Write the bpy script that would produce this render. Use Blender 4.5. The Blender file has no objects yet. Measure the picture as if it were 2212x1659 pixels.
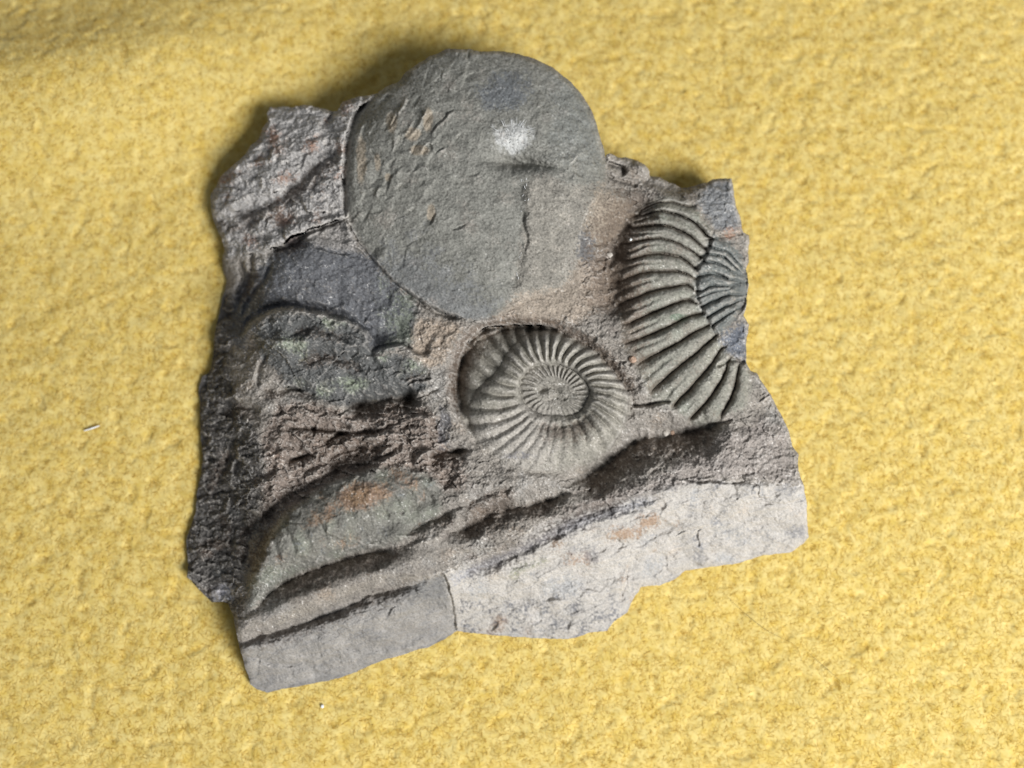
import bpy, math, random
import numpy as np
from mathutils import Vector
rng = np.random.default_rng(7)
random.seed(7)
scene = bpy.context.scene
COL = scene.collection

# ------------------------------------------------------------------ camera, light, exposure
# lengths below are in tenths of a millimetre ("px": one px of the 2212 wide photograph on the blanket), 1 px = 1e-4 m
PX = 1e-4
TILT = math.radians(7.0)
HFOV = math.radians(50.0)
DIST = 0.1106 / math.tan(HFOV / 2)
cam = bpy.data.cameras.new("camera")
cam.sensor_width = 36.0
cam.angle = HFOV
cam.clip_start, cam.clip_end = 0.01, 50.0
camo = bpy.data.objects.new("camera", cam)
CAMLOC = np.array([0.0, -DIST * math.sin(TILT), DIST * math.cos(TILT)])
camo.location = CAMLOC
camo.rotation_euler = (TILT, 0, 0)
COL.objects.link(camo)
scene.camera = camo
cam.dof.use_dof = True
cam.dof.focus_distance = DIST - 0.0160
cam.dof.aperture_fstop = 5.6
cam.lens = 36.0 / (2 * math.tan(HFOV / 2))

world = bpy.data.worlds.new("World")
scene.world = world
world.use_nodes = True
bg = world.node_tree.nodes["Background"]
bg.inputs[0].default_value = (0.84, 0.92, 1.0, 1)
bg.inputs[1].default_value = 0.18

def area(name, loc, target, size, power, col):
    l = bpy.data.lights.new(name, 'AREA')
    l.shape = 'RECTANGLE'; l.size, l.size_y = size
    l.energy = power; l.color = col
    o = bpy.data.objects.new(name, l)
    o.location = loc
    o.rotation_euler = (Vector(target) - Vector(loc)).to_track_quat('-Z', 'Y').to_euler()
    COL.objects.link(o)
    return o
# one large window, low to the lower right of the rock
area("window_light", (0.44, -0.35, 0.58), (0.0, 0.0, 0.0), (0.34, 0.28), 10.3, (0.985, 0.995, 1.0))

scene.view_settings.view_transform = 'Standard'
scene.view_settings.look = 'None'
scene.view_settings.exposure = 0.0
scene.view_settings.gamma = 1.0

# ------------------------------------------------------------------ numeric helpers
def unproject(u, v, h):
    """photograph px -> world xy (metres) on the level z = h px"""
    k = math.tan(HFOV / 2) / 1106.0
    x = (u - 1106.0) * k; y = (829.5 - v) * k
    c, s = math.cos(TILT), math.sin(TILT)
    dx, dy, dz = x, y * c + s, y * s - c
    t = (h * PX - CAMLOC[2]) / dz
    return CAMLOC[0] + dx * t, CAMLOC[1] + dy * t, h * PX + 0 * t

def _grads(seed):
    r = np.random.default_rng(seed)
    a = r.uniform(0, 2 * np.pi, (256, 256))
    return np.cos(a).astype(np.float32), np.sin(a).astype(np.float32)
_gc = {}
def gnoise(x, y, seed=0):
    if seed not in _gc: _gc[seed] = _grads(seed)
    gx, gy = _gc[seed]
    xi = np.floor(x).astype(np.int32); yi = np.floor(y).astype(np.int32)
    fx = (x - xi).astype(np.float32); fy = (y - yi).astype(np.float32)
    def c(i, j):
        a = (xi + i) & 255; b = (yi + j) & 255
        return gx[a, b] * (fx - i) + gy[a, b] * (fy - j)
    sx = fx * fx * fx * (fx * (fx * 6 - 15) + 10); sy = fy * fy * fy * (fy * (fy * 6 - 15) + 10)
    n0 = c(0, 0) * (1 - sx) + c(1, 0) * sx
    n1 = c(0, 1) * (1 - sx) + c(1, 1) * sx
    return (n0 * (1 - sy) + n1 * sy) * 1.5
def fbm(x, y, scale, octv=4, seed=0, gain=0.5, ridged=False):
    t = 0; a = 1.0; s = 1.0 / scale; tot = 0
    for o in range(octv):
        n = gnoise(x * s + 17.3 * o, y * s - 9.1 * o, seed + o)
        if ridged: n = 1 - 2 * np.abs(n)
        t = t + a * n; tot += a; a *= gain; s *= 2.03
    return t / tot
def facets(x, y, scale, seed, tilt=1.0, step=0.5):
    """broken-stone chips: every cell of a jittered grid is a tilted plane"""
    xs, ys = x / scale, y / scale
    r = np.random.default_rng(seed)
    jx, jy, ga, gb, of = [r.random((64, 64)).astype(np.float32) for _ in range(5)]
    xi = np.floor(xs).astype(np.int32); yi = np.floor(ys).astype(np.int32)
    best = np.full(x.shape, 9e9, np.float32); h = np.zeros(x.shape, np.float32)
    for i in (-1, 0, 1):
        for j in (-1, 0, 1):
            a = (xi + i) & 63; b = (yi + j) & 63
            dx = xs - (xi + i + jx[a, b]); dy = ys - (yi + j + jy[a, b])
            d = dx * dx + dy * dy
            m = d < best
            best = np.where(m, d, best)
            hh = tilt * ((ga[a, b] - .5) * dx + (gb[a, b] - .5) * dy) * 2 + step * (of[a, b] - .5)
            h = np.where(m, hh, h)
    return h
def sstep(a, b, x):
    t = np.clip((x - a) / (b - a), 0, 1)
    return t * t * (3 - 2 * t)
def blur(a, n=1):
    for _ in range(n):
        p = np.pad(a, 1, mode='edge')
        a = (p[:-2, 1:-1] + p[2:, 1:-1] + 2 * p[1:-1, 1:-1]) / 4
        p = np.pad(a, 1, mode='edge')
        a = (p[1:-1, :-2] + p[1:-1, 2:] + 2 * p[1:-1, 1:-1]) / 4
    return a
def inpoly(x, y, poly):
    r = np.zeros(x.shape, bool)
    n = len(poly)
    for i in range(n):
        x0, y0 = poly[i]; x1, y1 = poly[(i + 1) % n]
        if y0 == y1: continue
        c = (y0 > y) != (y1 > y)
        r ^= c & (x < (x1 - x0) * (y - y0) / (y1 - y0) + x0)
    return r
def polydist(x, y, poly, closed=False):
    """distance, side (+ right of travel on the photo), 0..1 along"""
    best = np.full(x.shape, 9e9, np.float32); side = np.zeros(x.shape, np.float32); par = np.zeros(x.shape, np.float32)
    P = [np.array(p, float) for p in poly]
    if closed: P.append(P[0])
    L = [np.linalg.norm(P[i + 1] - P[i]) for i in range(len(P) - 1)]; tot = sum(L); acc = 0
    for i in range(len(P) - 1):
        (x0, y0), (x1, y1) = P[i], P[i + 1]
        dx, dy = x1 - x0, y1 - y0
        l2 = dx * dx + dy * dy + 1e-9
        t = np.clip(((x - x0) * dx + (y - y0) * dy) / l2, 0, 1)
        ex, ey = x - x0 - t * dx, y - y0 - t * dy
        d = np.sqrt(ex * ex + ey * ey)
        m = d < best
        best = np.where(m, d, best)
        side = np.where(m, np.sign(dx * ey - dy * ex), side)
        par = np.where(m, (acc + t * L[i]) / tot, par)
        acc += L[i]
    return best, side, par
def spline(pts, n=6):
    P = np.array(pts, float)
    P = np.vstack([2 * P[0] - P[1], P, 2 * P[-1] - P[-2]])
    out = []
    for i in range(1, len(P) - 2):
        for k in range(n):
            t = k / n
            a, b, c, d = P[i - 1], P[i], P[i + 1], P[i + 2]
            out.append(0.5 * (2 * b + (c - a) * t + (2 * a - 5 * b + 4 * c - d) * t * t + (3 * b - a - 3 * c + d) * t ** 3))
    out.append(P[-2])
    return out

# ------------------------------------------------------------------ the rock: a carved relief
S = 1.75
US = np.arange(384, 1768, S); VS = np.arange(86, 1516, S)
U, V = np.meshgrid(US.astype(np.float32), VS.astype(np.float32))
OUT = [(583,231),(596,233),(610,229),(632,231),(655,227.5),(690,232.5),(715,240),(728,239),(740,220),(765,211),(793,206),(815,201),(833,187),(860,177),(878,155),(905,137),(928,121),(948,115),(968,105),(992,107),(1016,106),(1039,112),(1067,109),(1107,113),(1153,126),(1195,146),(1232,176),(1261,210),(1281,247),(1295,290),(1304,321),(1308,346),(1309,334),(1316,332),(1336,340),(1350,340),(1372,345),(1392,355),(1403,371),(1405,381),(1424,383),(1444,393),(1458,396),(1471,407),(1485,406),(1505,399),(1528,394),(1539,387),(1566,385),(1580,386),(1584,412),(1590,448),(1598,464),(1602,484),(1606,502),(1618,509),(1619,525),(1616,543),(1618,565),(1611,581),(1617,615),(1613,642),(1615,655),(1612,669),(1607,682),(1617,702),(1615,724),(1612,744),(1612,782),(1620,799),(1634,804),(1644,822),(1662,849),(1679,879),(1697,914),(1706,944),(1712,962),(1726,983),(1724,1017),(1736,1052),(1744,1090),(1743,1136),(1746,1159),(1736,1174),(1709,1193),(1648,1199),(1587,1218),(1549,1222),(1480,1233),(1453,1254),(1426,1264),(1384,1268),(1367,1293),(1354,1323),(1327,1342),(1312,1361),(1277,1367),(1228,1380),(1182,1380),(1136,1377),(1075,1373),(1013,1367),(987,1362),(974,1371),(926,1398),(881,1410),(830,1426),(795,1439),(734,1465),(672,1476),(624,1486),(576,1496),(555,1488),(541,1477),(528,1436),(517,1398),(509,1361),(503,1326),(493,1304),(483,1300),(456,1300),(442,1285),(421,1264),(404,1247),(406,1206),(402,1168),(414,1134),(423,1103),(426,1062),(435,1017),(437,993),(433,946),(431,896),(430,834),(437,814),(452,804),(462,759),(463,721),(472,684),(480,646),(490,609),(482,590),(480,560),(486,540),(480,520),(468,495),(460,472),(455,445),(455,418),(468,402),(473,383),(500,360),(530,335),(540,315),(560,300),(566,278),(578,262),(577,245)]
# small wobble so that no edge is a drawn line
WU = U + 2.6 * fbm(U, V, 26, 3, 40); WV = V + 2.6 * fbm(U, V, 26, 3, 50)
WU2 = U + 6 * fbm(U, V, 34, 4, 60, .6); WV2 = V + 6 * fbm(U, V, 34, 4, 70, .6)
WU3 = WU2 + 9 * fbm(U, V, 75, 3, 62); WV3 = WV2 + 9 * fbm(U, V, 75, 3, 72)
MOD = fbm(U, V, 48, 3, 64); FUR = np.zeros(U.shape, np.float32)
OU, OV = .45 * WU + .55 * WU2, .45 * WV + .55 * WV2
d_, _, _ = polydist(OU, OV, OUT, True)
INS = inpoly(OU, OV, OUT)
SD = np.where(INS, d_, -d_).astype(np.float32)

# --- broad form: thin plate spline through spot heights
CP = [(600,240,112),(475,430,86),(570,330,142),(680,310,190),(650,450,186),(500,500,95),(720,470,196),(760,230,160),(650,250,142),
(490,610,30),(560,570,130),(620,580,196),(720,600,212),(850,690,216),(560,660,150),(478,690,25),(640,640,200),(760,660,212),(930,740,216),
(560,760,172),(700,760,190),(850,800,196),(650,860,178),(470,800,36),(440,850,16),(525,800,135),(540,880,150),
(442,1000,18),(500,950,86),(560,960,160),(420,1150,25),(480,1150,62),(410,1230,20),(480,1290,25),(520,1200,130),(520,1320,120),
(600,900,178),(750,950,186),(900,950,192),(650,1030,178),(570,1080,155),(800,1000,190),
(570,1200,162),(750,1100,180),(930,1080,188),(545,1310,150),(1000,1050,196),(1150,1060,196),
(515,1390,150),(700,1320,172),(860,1280,180),(955,1240,182),(1100,1190,186),(1200,1150,188),(1300,1095,192),(1420,1065,194),(1500,1050,192),(1600,1050,186),(1715,1045,172),
(550,1480,14),(620,1478,12),(700,1462,12),(800,1430,12),(900,1398,12),(1000,1360,14),(1100,1365,10),(1200,1372,10),(1310,1350,12),(1400,1262,16),(1550,1220,16),(1650,1195,20),(1735,1170,22),
(540,1430,80),(650,1400,100),(800,1360,100),(950,1310,100),(1100,1275,104),(1250,1240,104),(1340,1220,96),(1450,1150,112),(1600,1120,116),(1720,1110,100),
(1400,930,178),(1550,930,172),(1640,880,150),(1700,960,140),(1640,980,160),(1320,1010,160),(1230,1050,166),(1480,970,168),(1710,1010,150),
(980,720,222),(1250,690,222),(1400,800,206),(1100,690,224),(1330,760,214),
(1400,600,214),(1470,560,212),(1500,640,204),(1560,560,176),(1610,560,140),(1610,640,140),(1590,740,150),(1610,800,146),(1530,800,190),(1470,820,200),(1580,430,150),(1595,480,148),(1480,430,182),(1400,430,196),(1330,420,216),(1470,405,150),
(1050,350,252),(850,350,240),(1250,300,232),(1040,130,215),(1050,600,238),(800,260,222),(1240,500,236),(940,150,220),(1180,160,215),(1300,330,212),(760,420,222),(900,600,228),(1150,450,244),(1310,520,222),
(1370,365,120)]
CP = np.array(CP, float)
def tps(cp, gu, gv, lam=25.0):
    sc = 600.0
    X = cp[:, :2] / sc; n = len(X)
    def phi(r2): return np.where(r2 > 0, 0.5 * r2 * np.log(r2 + 1e-12), 0)
    r2 = ((X[:, None] - X[None]) ** 2).sum(-1)
    K = phi(r2) + np.eye(n) * lam * 1e-5
    P = np.c_[np.ones(n), X]
    A = np.zeros((n + 3, n + 3)); A[:n, :n] = K; A[:n, n:] = P; A[n:, :n] = P.T
    w = np.linalg.solve(A, np.r_[cp[:, 2], 0, 0, 0])
    g = np.c_[gu.ravel() / sc, gv.ravel() / sc]
    out = np.zeros(len(g))
    for i in range(0, len(g), 20000):
        q = g[i:i + 20000]
        out[i:i + 20000] = phi(((q[:, None] - X[None]) ** 2).sum(-1)) @ w[:n] + np.c_[np.ones(len(q)), q] @ w[n:]
    return out.reshape(gu.shape)
cu = np.arange(370, 1790, 14.0); cv = np.arange(70, 1540, 14.0)
CG = tps(CP, *np.meshgrid(cu, cv))
CG = blur(CG, 1)
def upsample(G, gu, gv, x, y):
    fx = (x - gu[0]) / (gu[1] - gu[0]); fy = (y - gv[0]) / (gv[1] - gv[0])
    xi = np.clip(np.floor(fx).astype(int), 1, G.shape[1] - 3); yi = np.clip(np.floor(fy).astype(int), 1, G.shape[0] - 3)
    tx = fx - xi; ty = fy - yi
    def w(t): return [(-t**3 + 3*t*t - 3*t + 1)/6, (3*t**3 - 6*t*t + 4)/6, (-3*t**3 + 3*t*t + 3*t + 1)/6, t**3/6]
    wx, wy = w(tx), w(ty); r = 0
    for j in range(4):
        for i in range(4):
            r = r + wx[i] * wy[j] * G[yi + j - 1, xi + i - 1]
    return r
Z = upsample(CG, cu, cv, U, V).astype(np.float32)
Z = (16 + (Z - 16) * .76).astype(np.float32)

# --- strokes
def _box(poly, m):
    p = np.array(poly); u0, v0 = p.min(0) - m; u1, v1 = p.max(0) + m
    i0 = max(0, int((u0 - US[0]) / S)); i1 = min(len(US), int((u1 - US[0]) / S) + 2)
    j0 = max(0, int((v0 - VS[0]) / S)); j1 = min(len(VS), int((v1 - VS[0]) / S) + 2)
    return (slice(j0, j1), slice(i0, i1))
def ends(t, e):
    return sstep(0, e, t) * sstep(0, e, 1 - t) if e > 0 else 1.0
def crack(poly, w, depth, e=0.15, rough=True):
    poly = spline(poly); b = _box(poly, w * 4 + 10)
    x, y = (WU[b], WV[b]) if not rough else ((WU3[b], WV3[b]) if w >= 9 else (WU2[b], WV2[b]))
    d, s, t = polydist(x, y, poly)
    tp = ends(t, e); we = w * (.45 + .55 * tp)
    g = np.exp(-(d / we) ** 2) * tp
    Z[b] -= depth * g * ((1 + .55 * MOD[b]) if rough else 1)
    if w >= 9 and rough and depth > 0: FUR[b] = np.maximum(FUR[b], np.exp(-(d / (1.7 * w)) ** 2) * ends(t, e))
def ridge(poly, w, h, e=0.15): crack(poly, w, -h, e)
def dent(poly, depth, w, F, e=0.2, hi=1, mod=.5):
    """a broken hollow: eases down over F, then a steep rounded wall of width w on the side hi"""
    poly = spline(poly); b = _box(poly, max(3 * w, 2.2 * F) + 14)
    x, y = (WU3[b], WV3[b]) if mod > .3 else (WU2[b], WV2[b])
    d, s, t = polydist(x, y, poly)
    sd = d * s * hi
    tp = ends(t, e); w = w * (.3 + .7 * tp); F = F * (.4 + .6 * tp)
    g = np.where(sd > 0, np.exp(-np.maximum(sd, 0) / w), np.exp(-(sd / F) ** 2)) * tp
    Z[b] -= depth * g * (1 + mod * MOD[b])
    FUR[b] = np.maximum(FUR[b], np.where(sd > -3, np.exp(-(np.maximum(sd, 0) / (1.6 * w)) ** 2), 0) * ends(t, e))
def fault(poly, dh, w, fade, hi=1, e=0.12, rough=True):
    """a cliff: the side hi (+1 = right of travel) stands dh higher, easing back over fade"""
    poly = spline(poly); b = _box(poly, fade * 2.4)
    x, y = (WU[b], WV[b]) if not rough else ((WU3[b], WV3[b]) if w >= 9 else (WU2[b], WV2[b]))
    d, s, t = polydist(x, y, poly)
    if rough: dh = dh * (1 + .45 * MOD[b])
    sd = d * s * hi
    Z[b] += 0.5 * dh * np.tanh(sd / w) * np.exp(-(d / fade) ** 2) * ends(t, e)
def pit(cx, cy, rx, ry, ang, depth, p=2.0):
    m_ = 2.4 * max(rx, ry)
    b = _box([(cx - m_, cy - m_), (cx + m_, cy + m_)], 16)
    a = math.radians(ang)
    x, y = WU2[b] - cx, WV2[b] - cy
    q = ((x * math.cos(a) + y * math.sin(a)) / rx) ** 2 + ((-x * math.sin(a) + y * math.cos(a)) / ry) ** 2
    Z[b] -= depth * np.exp(-q ** (p / 2))
def bump(cx, cy, rx, ry, ang, h, p=2.0): pit(cx, cy, rx, ry, ang, -h, p)
def area_mask(poly, soft=6, rough=True):
    x, y = (WU2, WV2) if rough else (WU, WV)
    b = _box(poly, soft * 3 + 12)
    m = np.zeros(U.shape, np.float32)
    d, s, t = polydist(x[b], y[b], poly, True)
    ins = inpoly(x[b], y[b], poly)
    m[b] = sstep(-soft, soft, np.where(ins, d, -d))
    return m

# region masks
DISC = spline([(748,400),(752,310),(776,240),(815,201),(870,160),(940,117),(1040,108),(1153,126),(1232,176),(1281,247),(1304,321),(1309,390),(1280,440),(1258,490),(1250,560),(1215,620),(1130,650),(1060,690),(1000,688),(930,660),(850,608),(790,540),(752,470)], 4)
mDisc = area_mask(DISC, 4, False)
mFront = area_mask([(505,1400),(517,1392),(640,1352),(760,1302),(880,1268),(955,1240),(1000,1222),(1100,1190),(1160,1135),(1200,1120),(1300,1090),(1400,1062),(1470,1045),(1560,1040),(1640,1046),(1750,1052),(1770,1190),(1300,1420),(540,1520)], 5)
mLeft = area_mask([(470,620),(505,640),(500,720),(492,800),(520,880),(560,950),(572,1010),(560,1090),(535,1160),(515,1250),(505,1340),(380,1340),(380,900),(440,760)], 14)
mLobe = area_mask([(570,220),(815,195),(770,245),(752,310),(746,400),(748,470),(690,490),(640,512),(600,535),(560,545),(480,560),(440,450)], 5)
mArch = area_mask([(600,540),(640,512),(700,520),(790,545),(850,612),(900,650),(895,740),(800,770),(770,700),(700,672),(620,665),(560,690),(520,760),(500,740),(480,690),(520,610)], 8)
IMPR = [(545,720),(575,690),(620,672),(680,680),(740,690),(790,720),(810,765),(860,765),(920,790),(925,840),(870,862),(800,870),(750,880),(680,865),(620,842),(600,800),(560,770)]
mImpr = area_mask(IMPR, 5)
CRES = [(532,1330),(535,1270),(555,1200),(590,1140),(640,1090),(710,1045),(790,1020),(860,1010),(930,1030),(958,1060),(950,1110),(915,1145),(870,1168),(820,1180),(740,1205),(660,1235),(600,1268),(560,1300)]
mCres = area_mask(CRES, 4)
RA_OUT = spline([(1405,432),(1445,424),(1490,440),(1520,470),(1538,505),(1524,545),(1508,580),(1503,622),(1510,660),(1530,692),(1550,730),(1575,765),(1600,790),(1620,800),(1618,860),(1600,888),(1570,888),(1548,910),(1510,924),(1480,905),(1455,880),(1415,872),(1395,835),(1372,790),(1350,750),(1345,705),(1328,650),(1322,590),(1335,525),(1362,465)], 3)
mRA = area_mask(RA_OUT, 9, True)
RA_IN = [(1538,505),(1575,520),(1605,560),(1616,600),(1612,650),(1605,672),(1585,690),(1550,730),(1530,692),(1510,660),(1503,622),(1508,580),(1524,545)]
mRI = area_mask(RA_IN, 3, False)
SOIL = [(1145,375),(1240,400),(1310,395),(1370,440),(1345,500),(1300,540),(1260,560),(1255,640),(1215,690),(1120,690),(1105,640),(1118,560),(1136,470),(1130,420)]
mSoil = area_mask(SOIL, 8)
mRough = area_mask([(600,870),(680,872),(750,890),(900,865),(940,900),(960,960),(1000,1000),(1010,1050),(960,1060),(930,1030),(860,1010),(790,1020),(710,1045),(640,1090),(560,1150),(570,1010),(560,950)], 10)

# --- disc: gentle dome with a worn skin
rd = ((U - 1035) / 285) ** 2 + ((V - 395) / 300) ** 2
Z += mDisc * (44 * np.sqrt(np.clip(1.05 - rd, 0, 1.05)) - 14)
crack([(800,215),(772,245),(750,305),(744,400),(746,475)], 5, 20, 0.1, False)
ridge([(805,235),(775,285),(764,340),(762,400),(766,450)], 9, 4, 0.2)
crack([(748,475),(790,545),(850,610),(905,650)], 3.2, 7, 0.1)
fault([(790,545),(850,612),(905,652),(960,678),(1010,690)], -12, 4, 30, 1, 0.15)
crack([(850,612),(905,652),(945,674),(985,686),(1012,690)], 5, 18, 0.25)
pit(1112, 336, 58, 32, 4, 20); pit(1122, 353, 50, 12, 5, 34); pit(1178, 356, 34, 6, 14, 10)
pass
pass
bump(1105, 296, 44, 26, 0, 5)
pass
crack([(1132,450),(1131,470),(1132,480),(1138,520),(1130,560)], 4, 4, 0.3)
fault([(1140,385),(1132,430),(1136,470),(1130,560),(1112,640)], 11, 8, 40, -1)
# chips and laminations of the left half of the disc
for pl, dd in [([(868,212),(850,262),(828,290)],5),([(940,235),(915,270),(905,300)],6),([(985,232),(950,262),(928,300)],8),([(928,250),(900,256)],4),([(870,285),(850,330)],5),([(905,300),(885,340)],5),([(960,318),(935,330)],5),([(1000,290),(975,310)],4),([(872,395),(852,412)],6),([(1012,380),(1040,372)],4),([(900,445),(870,462)],4),([(940,455),(925,490)],4),([(1010,480),(975,500)],5),([(920,505),(880,530)],5),([(860,340),(830,360)],4),([(800,320),(815,350)],4),([(1230,360),(1246,345),(1255,332)],6),([(1240,372),(1262,384)],6)]:
    fault(pl, dd, 2.2, 16, random.choice((1, -1)), 0.3); crack(pl, 2.0, dd * .7, .3)
for pl in [[(868,225),(846,262),(842,275),(825,286)],[(880,205),(862,240)],[(892,262),(878,285),(858,300)],[(925,232),(900,275),(880,300)],[(820,400),(812,430)]]:
    ridge(pl, 4, 5, .25)
# --- left lobe
dent([(492,474),(560,452),(622,425),(672,372),(746,314)], 30, 15, 24, .15)
fault([(500,500),(560,470),(620,452),(690,440)], 10, 8, 40, -1)
crack([(685,470),(735,462)], 5, 12); crack([(570,300),(600,330),(590,360)], 5, 8); crack([(660,300),(700,290)], 4, 8)
crack([(720,240),(708,262),(690,275)], 4, 10); fault([(475,395),(520,380),(560,390)], 10, 5, 30, 1)
fault([(728,240),(715,268),(735,300)], 10, 4, 25, -1)
# ledge between lobe and arch (flakes)
fault([(560,545),(600,533),(640,510),(690,490),(745,470)], 22, 5, 34, -1, 0.1)
crack([(610,530),(650,508),(700,490),(748,472)], 5, 16, .2)
fault([(650,520),(690,505),(735,515),(775,540),(820,580)], 7, 2.5, 20, -1)
crack([(648,518),(700,540),(760,552)], 2.4, 7)
crack([(590,560),(572,600),(545,640),(520,690)], 6, 14)
crack([(545,545),(540,590)], 6, 14); crack([(515,560),(525,600),(510,640)], 6, 16); fault([(560,560),(555,600)], 10, 5, 20, 1)
# --- arch and imprint
fault([(515,735),(536,702),(570,678),(618,664),(672,672),(722,684),(770,698),(800,722),(815,760)], 56, 4, 105, 1, 0.1)
crack([(520,722),(540,692),(572,668),(618,654),(672,662),(722,674),(765,684)], 8, 18, 0.12)
crack([(690,680),(730,684),(770,694),(800,715)], 5, 10)
crack([(765,700),(790,716),(812,752)], 4, 7)
fault([(800,762),(830,750),(866,744),(892,758),(922,774)], 30, 3.5, 55, 1, 0.1)
crack([(800,758),(832,747),(866,741),(892,754)], 3.6, 14, 0.15)
crack([(832,808),(868,802),(880,806)], 3.5, 10); crack([(875,838),(892,824),(935,816)], 2.2, 8); crack([(900,860),(930,848),(948,842)], 2.2, 8)
fault([(600,842),(640,840),(665,850),(690,862)], 16, 4, 25, -1)
crack([(598,846),(620,838),(655,846)], 4, 14)
crack([(630,760),(636,758),(665,756)], 4, 6); bump(690, 740, 60, 34, -10, 7); bump(600, 735, 30, 30, 0, 5)
crack([(575,760),(560,800),(556,840)], 5, 10)
bump(700, 770, 105, 62, 8, 26, 2.4); bump(850, 800, 60, 30, 12, 12); bump(615, 745, 46, 40, -30, 12)
dent([(600,735),(660,712),(720,722),(770,752)], 16, 7, 22, .25); dent([(640,800),(700,775),(760,785),(800,815)], 16, 8, 22, .25)
bump(545, 690, 26, 70, 40, 14); bump(640, 590, 60, 50, 0, 10)
# pits beneath
dent([(742,884),(790,874),(840,868),(908,860)], 54, 17, 18, .15); pit(775, 884, 30, 16, 10, 22); pit(880, 872, 34, 14, -14, 20)
fault([(745,905),(800,898),(860,880),(905,862)], 8, 4, 30, 1)
dent([(918,990),(960,982),(1010,968)], 46, 15, 14, .2); pit(1000, 975, 22, 9, -20, 14); pit(955, 930, 16, 34, -6, 12)
# rough brown matrix
for pl, dd in [([(640,925),(700,930),(760,945)],10),([(690,960),(740,940),(820,930),(880,905)],12),([(700,1000),(745,975),(800,965)],10),([(600,960),(660,975)],8),([(650,1030),(690,1005),(720,1000)],8),([(860,930),(900,915)],8),([(800,1000),(850,975),(880,950)],8),([(720,915),(760,925)],8),([(600,905),(650,905)],8)]:
    fault(pl, dd, 3, 24, 1, .25); crack(pl, 4.5, dd * 1.3, .25)
dent([(600,930),(680,925),(760,935)], 18, 12, 16); dent([(660,975),(740,950),(830,930)], 22, 13, 18); dent([(690,1015),(760,985),(850,960)], 20, 12, 16); dent([(610,1010),(650,985),(690,978)], 16, 10, 14)
dent([(545,580),(530,625),(515,660)], 24, 12, 16, .2, -1); dent([(575,545),(620,536),(664,508)], 26, 9, 14, .2); dent([(455,470),(500,490),(560,478)], 14, 10, 20, .2)
dent([(470,900),(520,880),(560,890)], 18, 12, 16); dent([(450,1080),(480,1020),(500,960)], 18, 12, 18, .2, -1); dent([(520,1230),(540,1160),(575,1100)], 20, 12, 16, .2, -1); dent([(430,1180),(470,1170),(510,1180)], 14, 12, 18)
dent([(560,830),(600,848),(650,845),(690,862)], 18, 9, 18); dent([(640,790),(680,765),(730,770)], 12, 9, 20); dent([(860,825),(900,812),(940,815)], 14, 7, 14)
dent([(990,1100),(1050,1075),(1130,1050)], 16, 12, 18); dent([(870,1160),(930,1130),(990,1110)], 16, 11, 16)
crack([(660,1050),(700,1028),(740,1018)], 5, 12); fault([(560,1130),(600,1080),(650,1050)], 12, 6, 30, -1)
# --- crescent: scooped mould with a sharp lower lip, then a furrow
bump(745, 1112, 195, 46, -25, 38, 2.4)
fault([(535,1330),(590,1268),(650,1232),(735,1203),(815,1182),(870,1170),(925,1150)], -10, 7, 46, 1, 0.08)
dent([(520,1340),(548,1318),(600,1270),(665,1238),(735,1212),(800,1196),(868,1184),(930,1160)], 58, 25, 22, .3, 1, .2)
fault([(560,1335),(620,1295),(690,1265),(770,1240),(860,1222)], 10, 9, 40, 1, .1)
crack([(735,1196),(780,1180),(800,1170),(830,1172)], 3, 8); ridge([(745,1190),(790,1175),(806,1186)], 4, 5)
fault([(532,1300),(548,1215),(575,1160),(620,1105),(690,1055),(770,1020),(860,1004)], 46, 7, 75, 1, .15)
crack([(540,1240),(560,1190),(590,1140)], 9, 16); crack([(560,1140),(600,1090),(650,1060)], 7, 8)
for k in range(11):
    a = k / 10; cx0, cy0 = 590 + 330 * a, 1180 - 140 * a + 30 * a * a
    crack([(cx0 - 14, cy0 - 40 + 14 * a), (cx0 + 6, cy0), (cx0 + 18, cy0 + 40 - 10 * a)], 6, 5.5, .3)
# second furrow on the lower left block
dent([(470,1408),(508,1394),(600,1364),(700,1331),(800,1289),(930,1253)], 36, 18, 26, .2, 1, .25)
pass
fault([(505,1408),(596,1376),(699,1342),(802,1302),(930,1264)], 9, 6, 30, 1, .05)
crack([(560,1430),(610,1436),(650,1440)], 5, 7, .3)
# --- shelf with the valley under the round ammonite
dent([(1222,1052),(1288,1018),(1340,980),(1400,948),(1490,932),(1580,928)], 60, 36, 28, .16)
pass
fault([(1205,1082),(1290,1058),(1365,1024),(1450,988),(1540,962),(1630,945)], 20, 24, 80, 1, .25)
fault([(1560,930),(1620,925),(1690,930)], 16, 14, 60, 1, .2)
dent([(960,1158),(1050,1122),(1110,1096),(1156,1086),(1240,1066)], 40, 22, 22, .2)
fault([(960,1180),(1050,1148),(1110,1118),(1160,1104)], 8, 6, 30, 1)
crack([(930,1140),(960,1110),(1000,1090)], 6, 8)
bump(1120, 1050, 90, 22, -10, 10)
ridge([(830,1190),(880,1180),(930,1165),(965,1150)], 7, 8)
crack([(1000,1130),(1060,1100),(1120,1075)], 10, 10)
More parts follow.
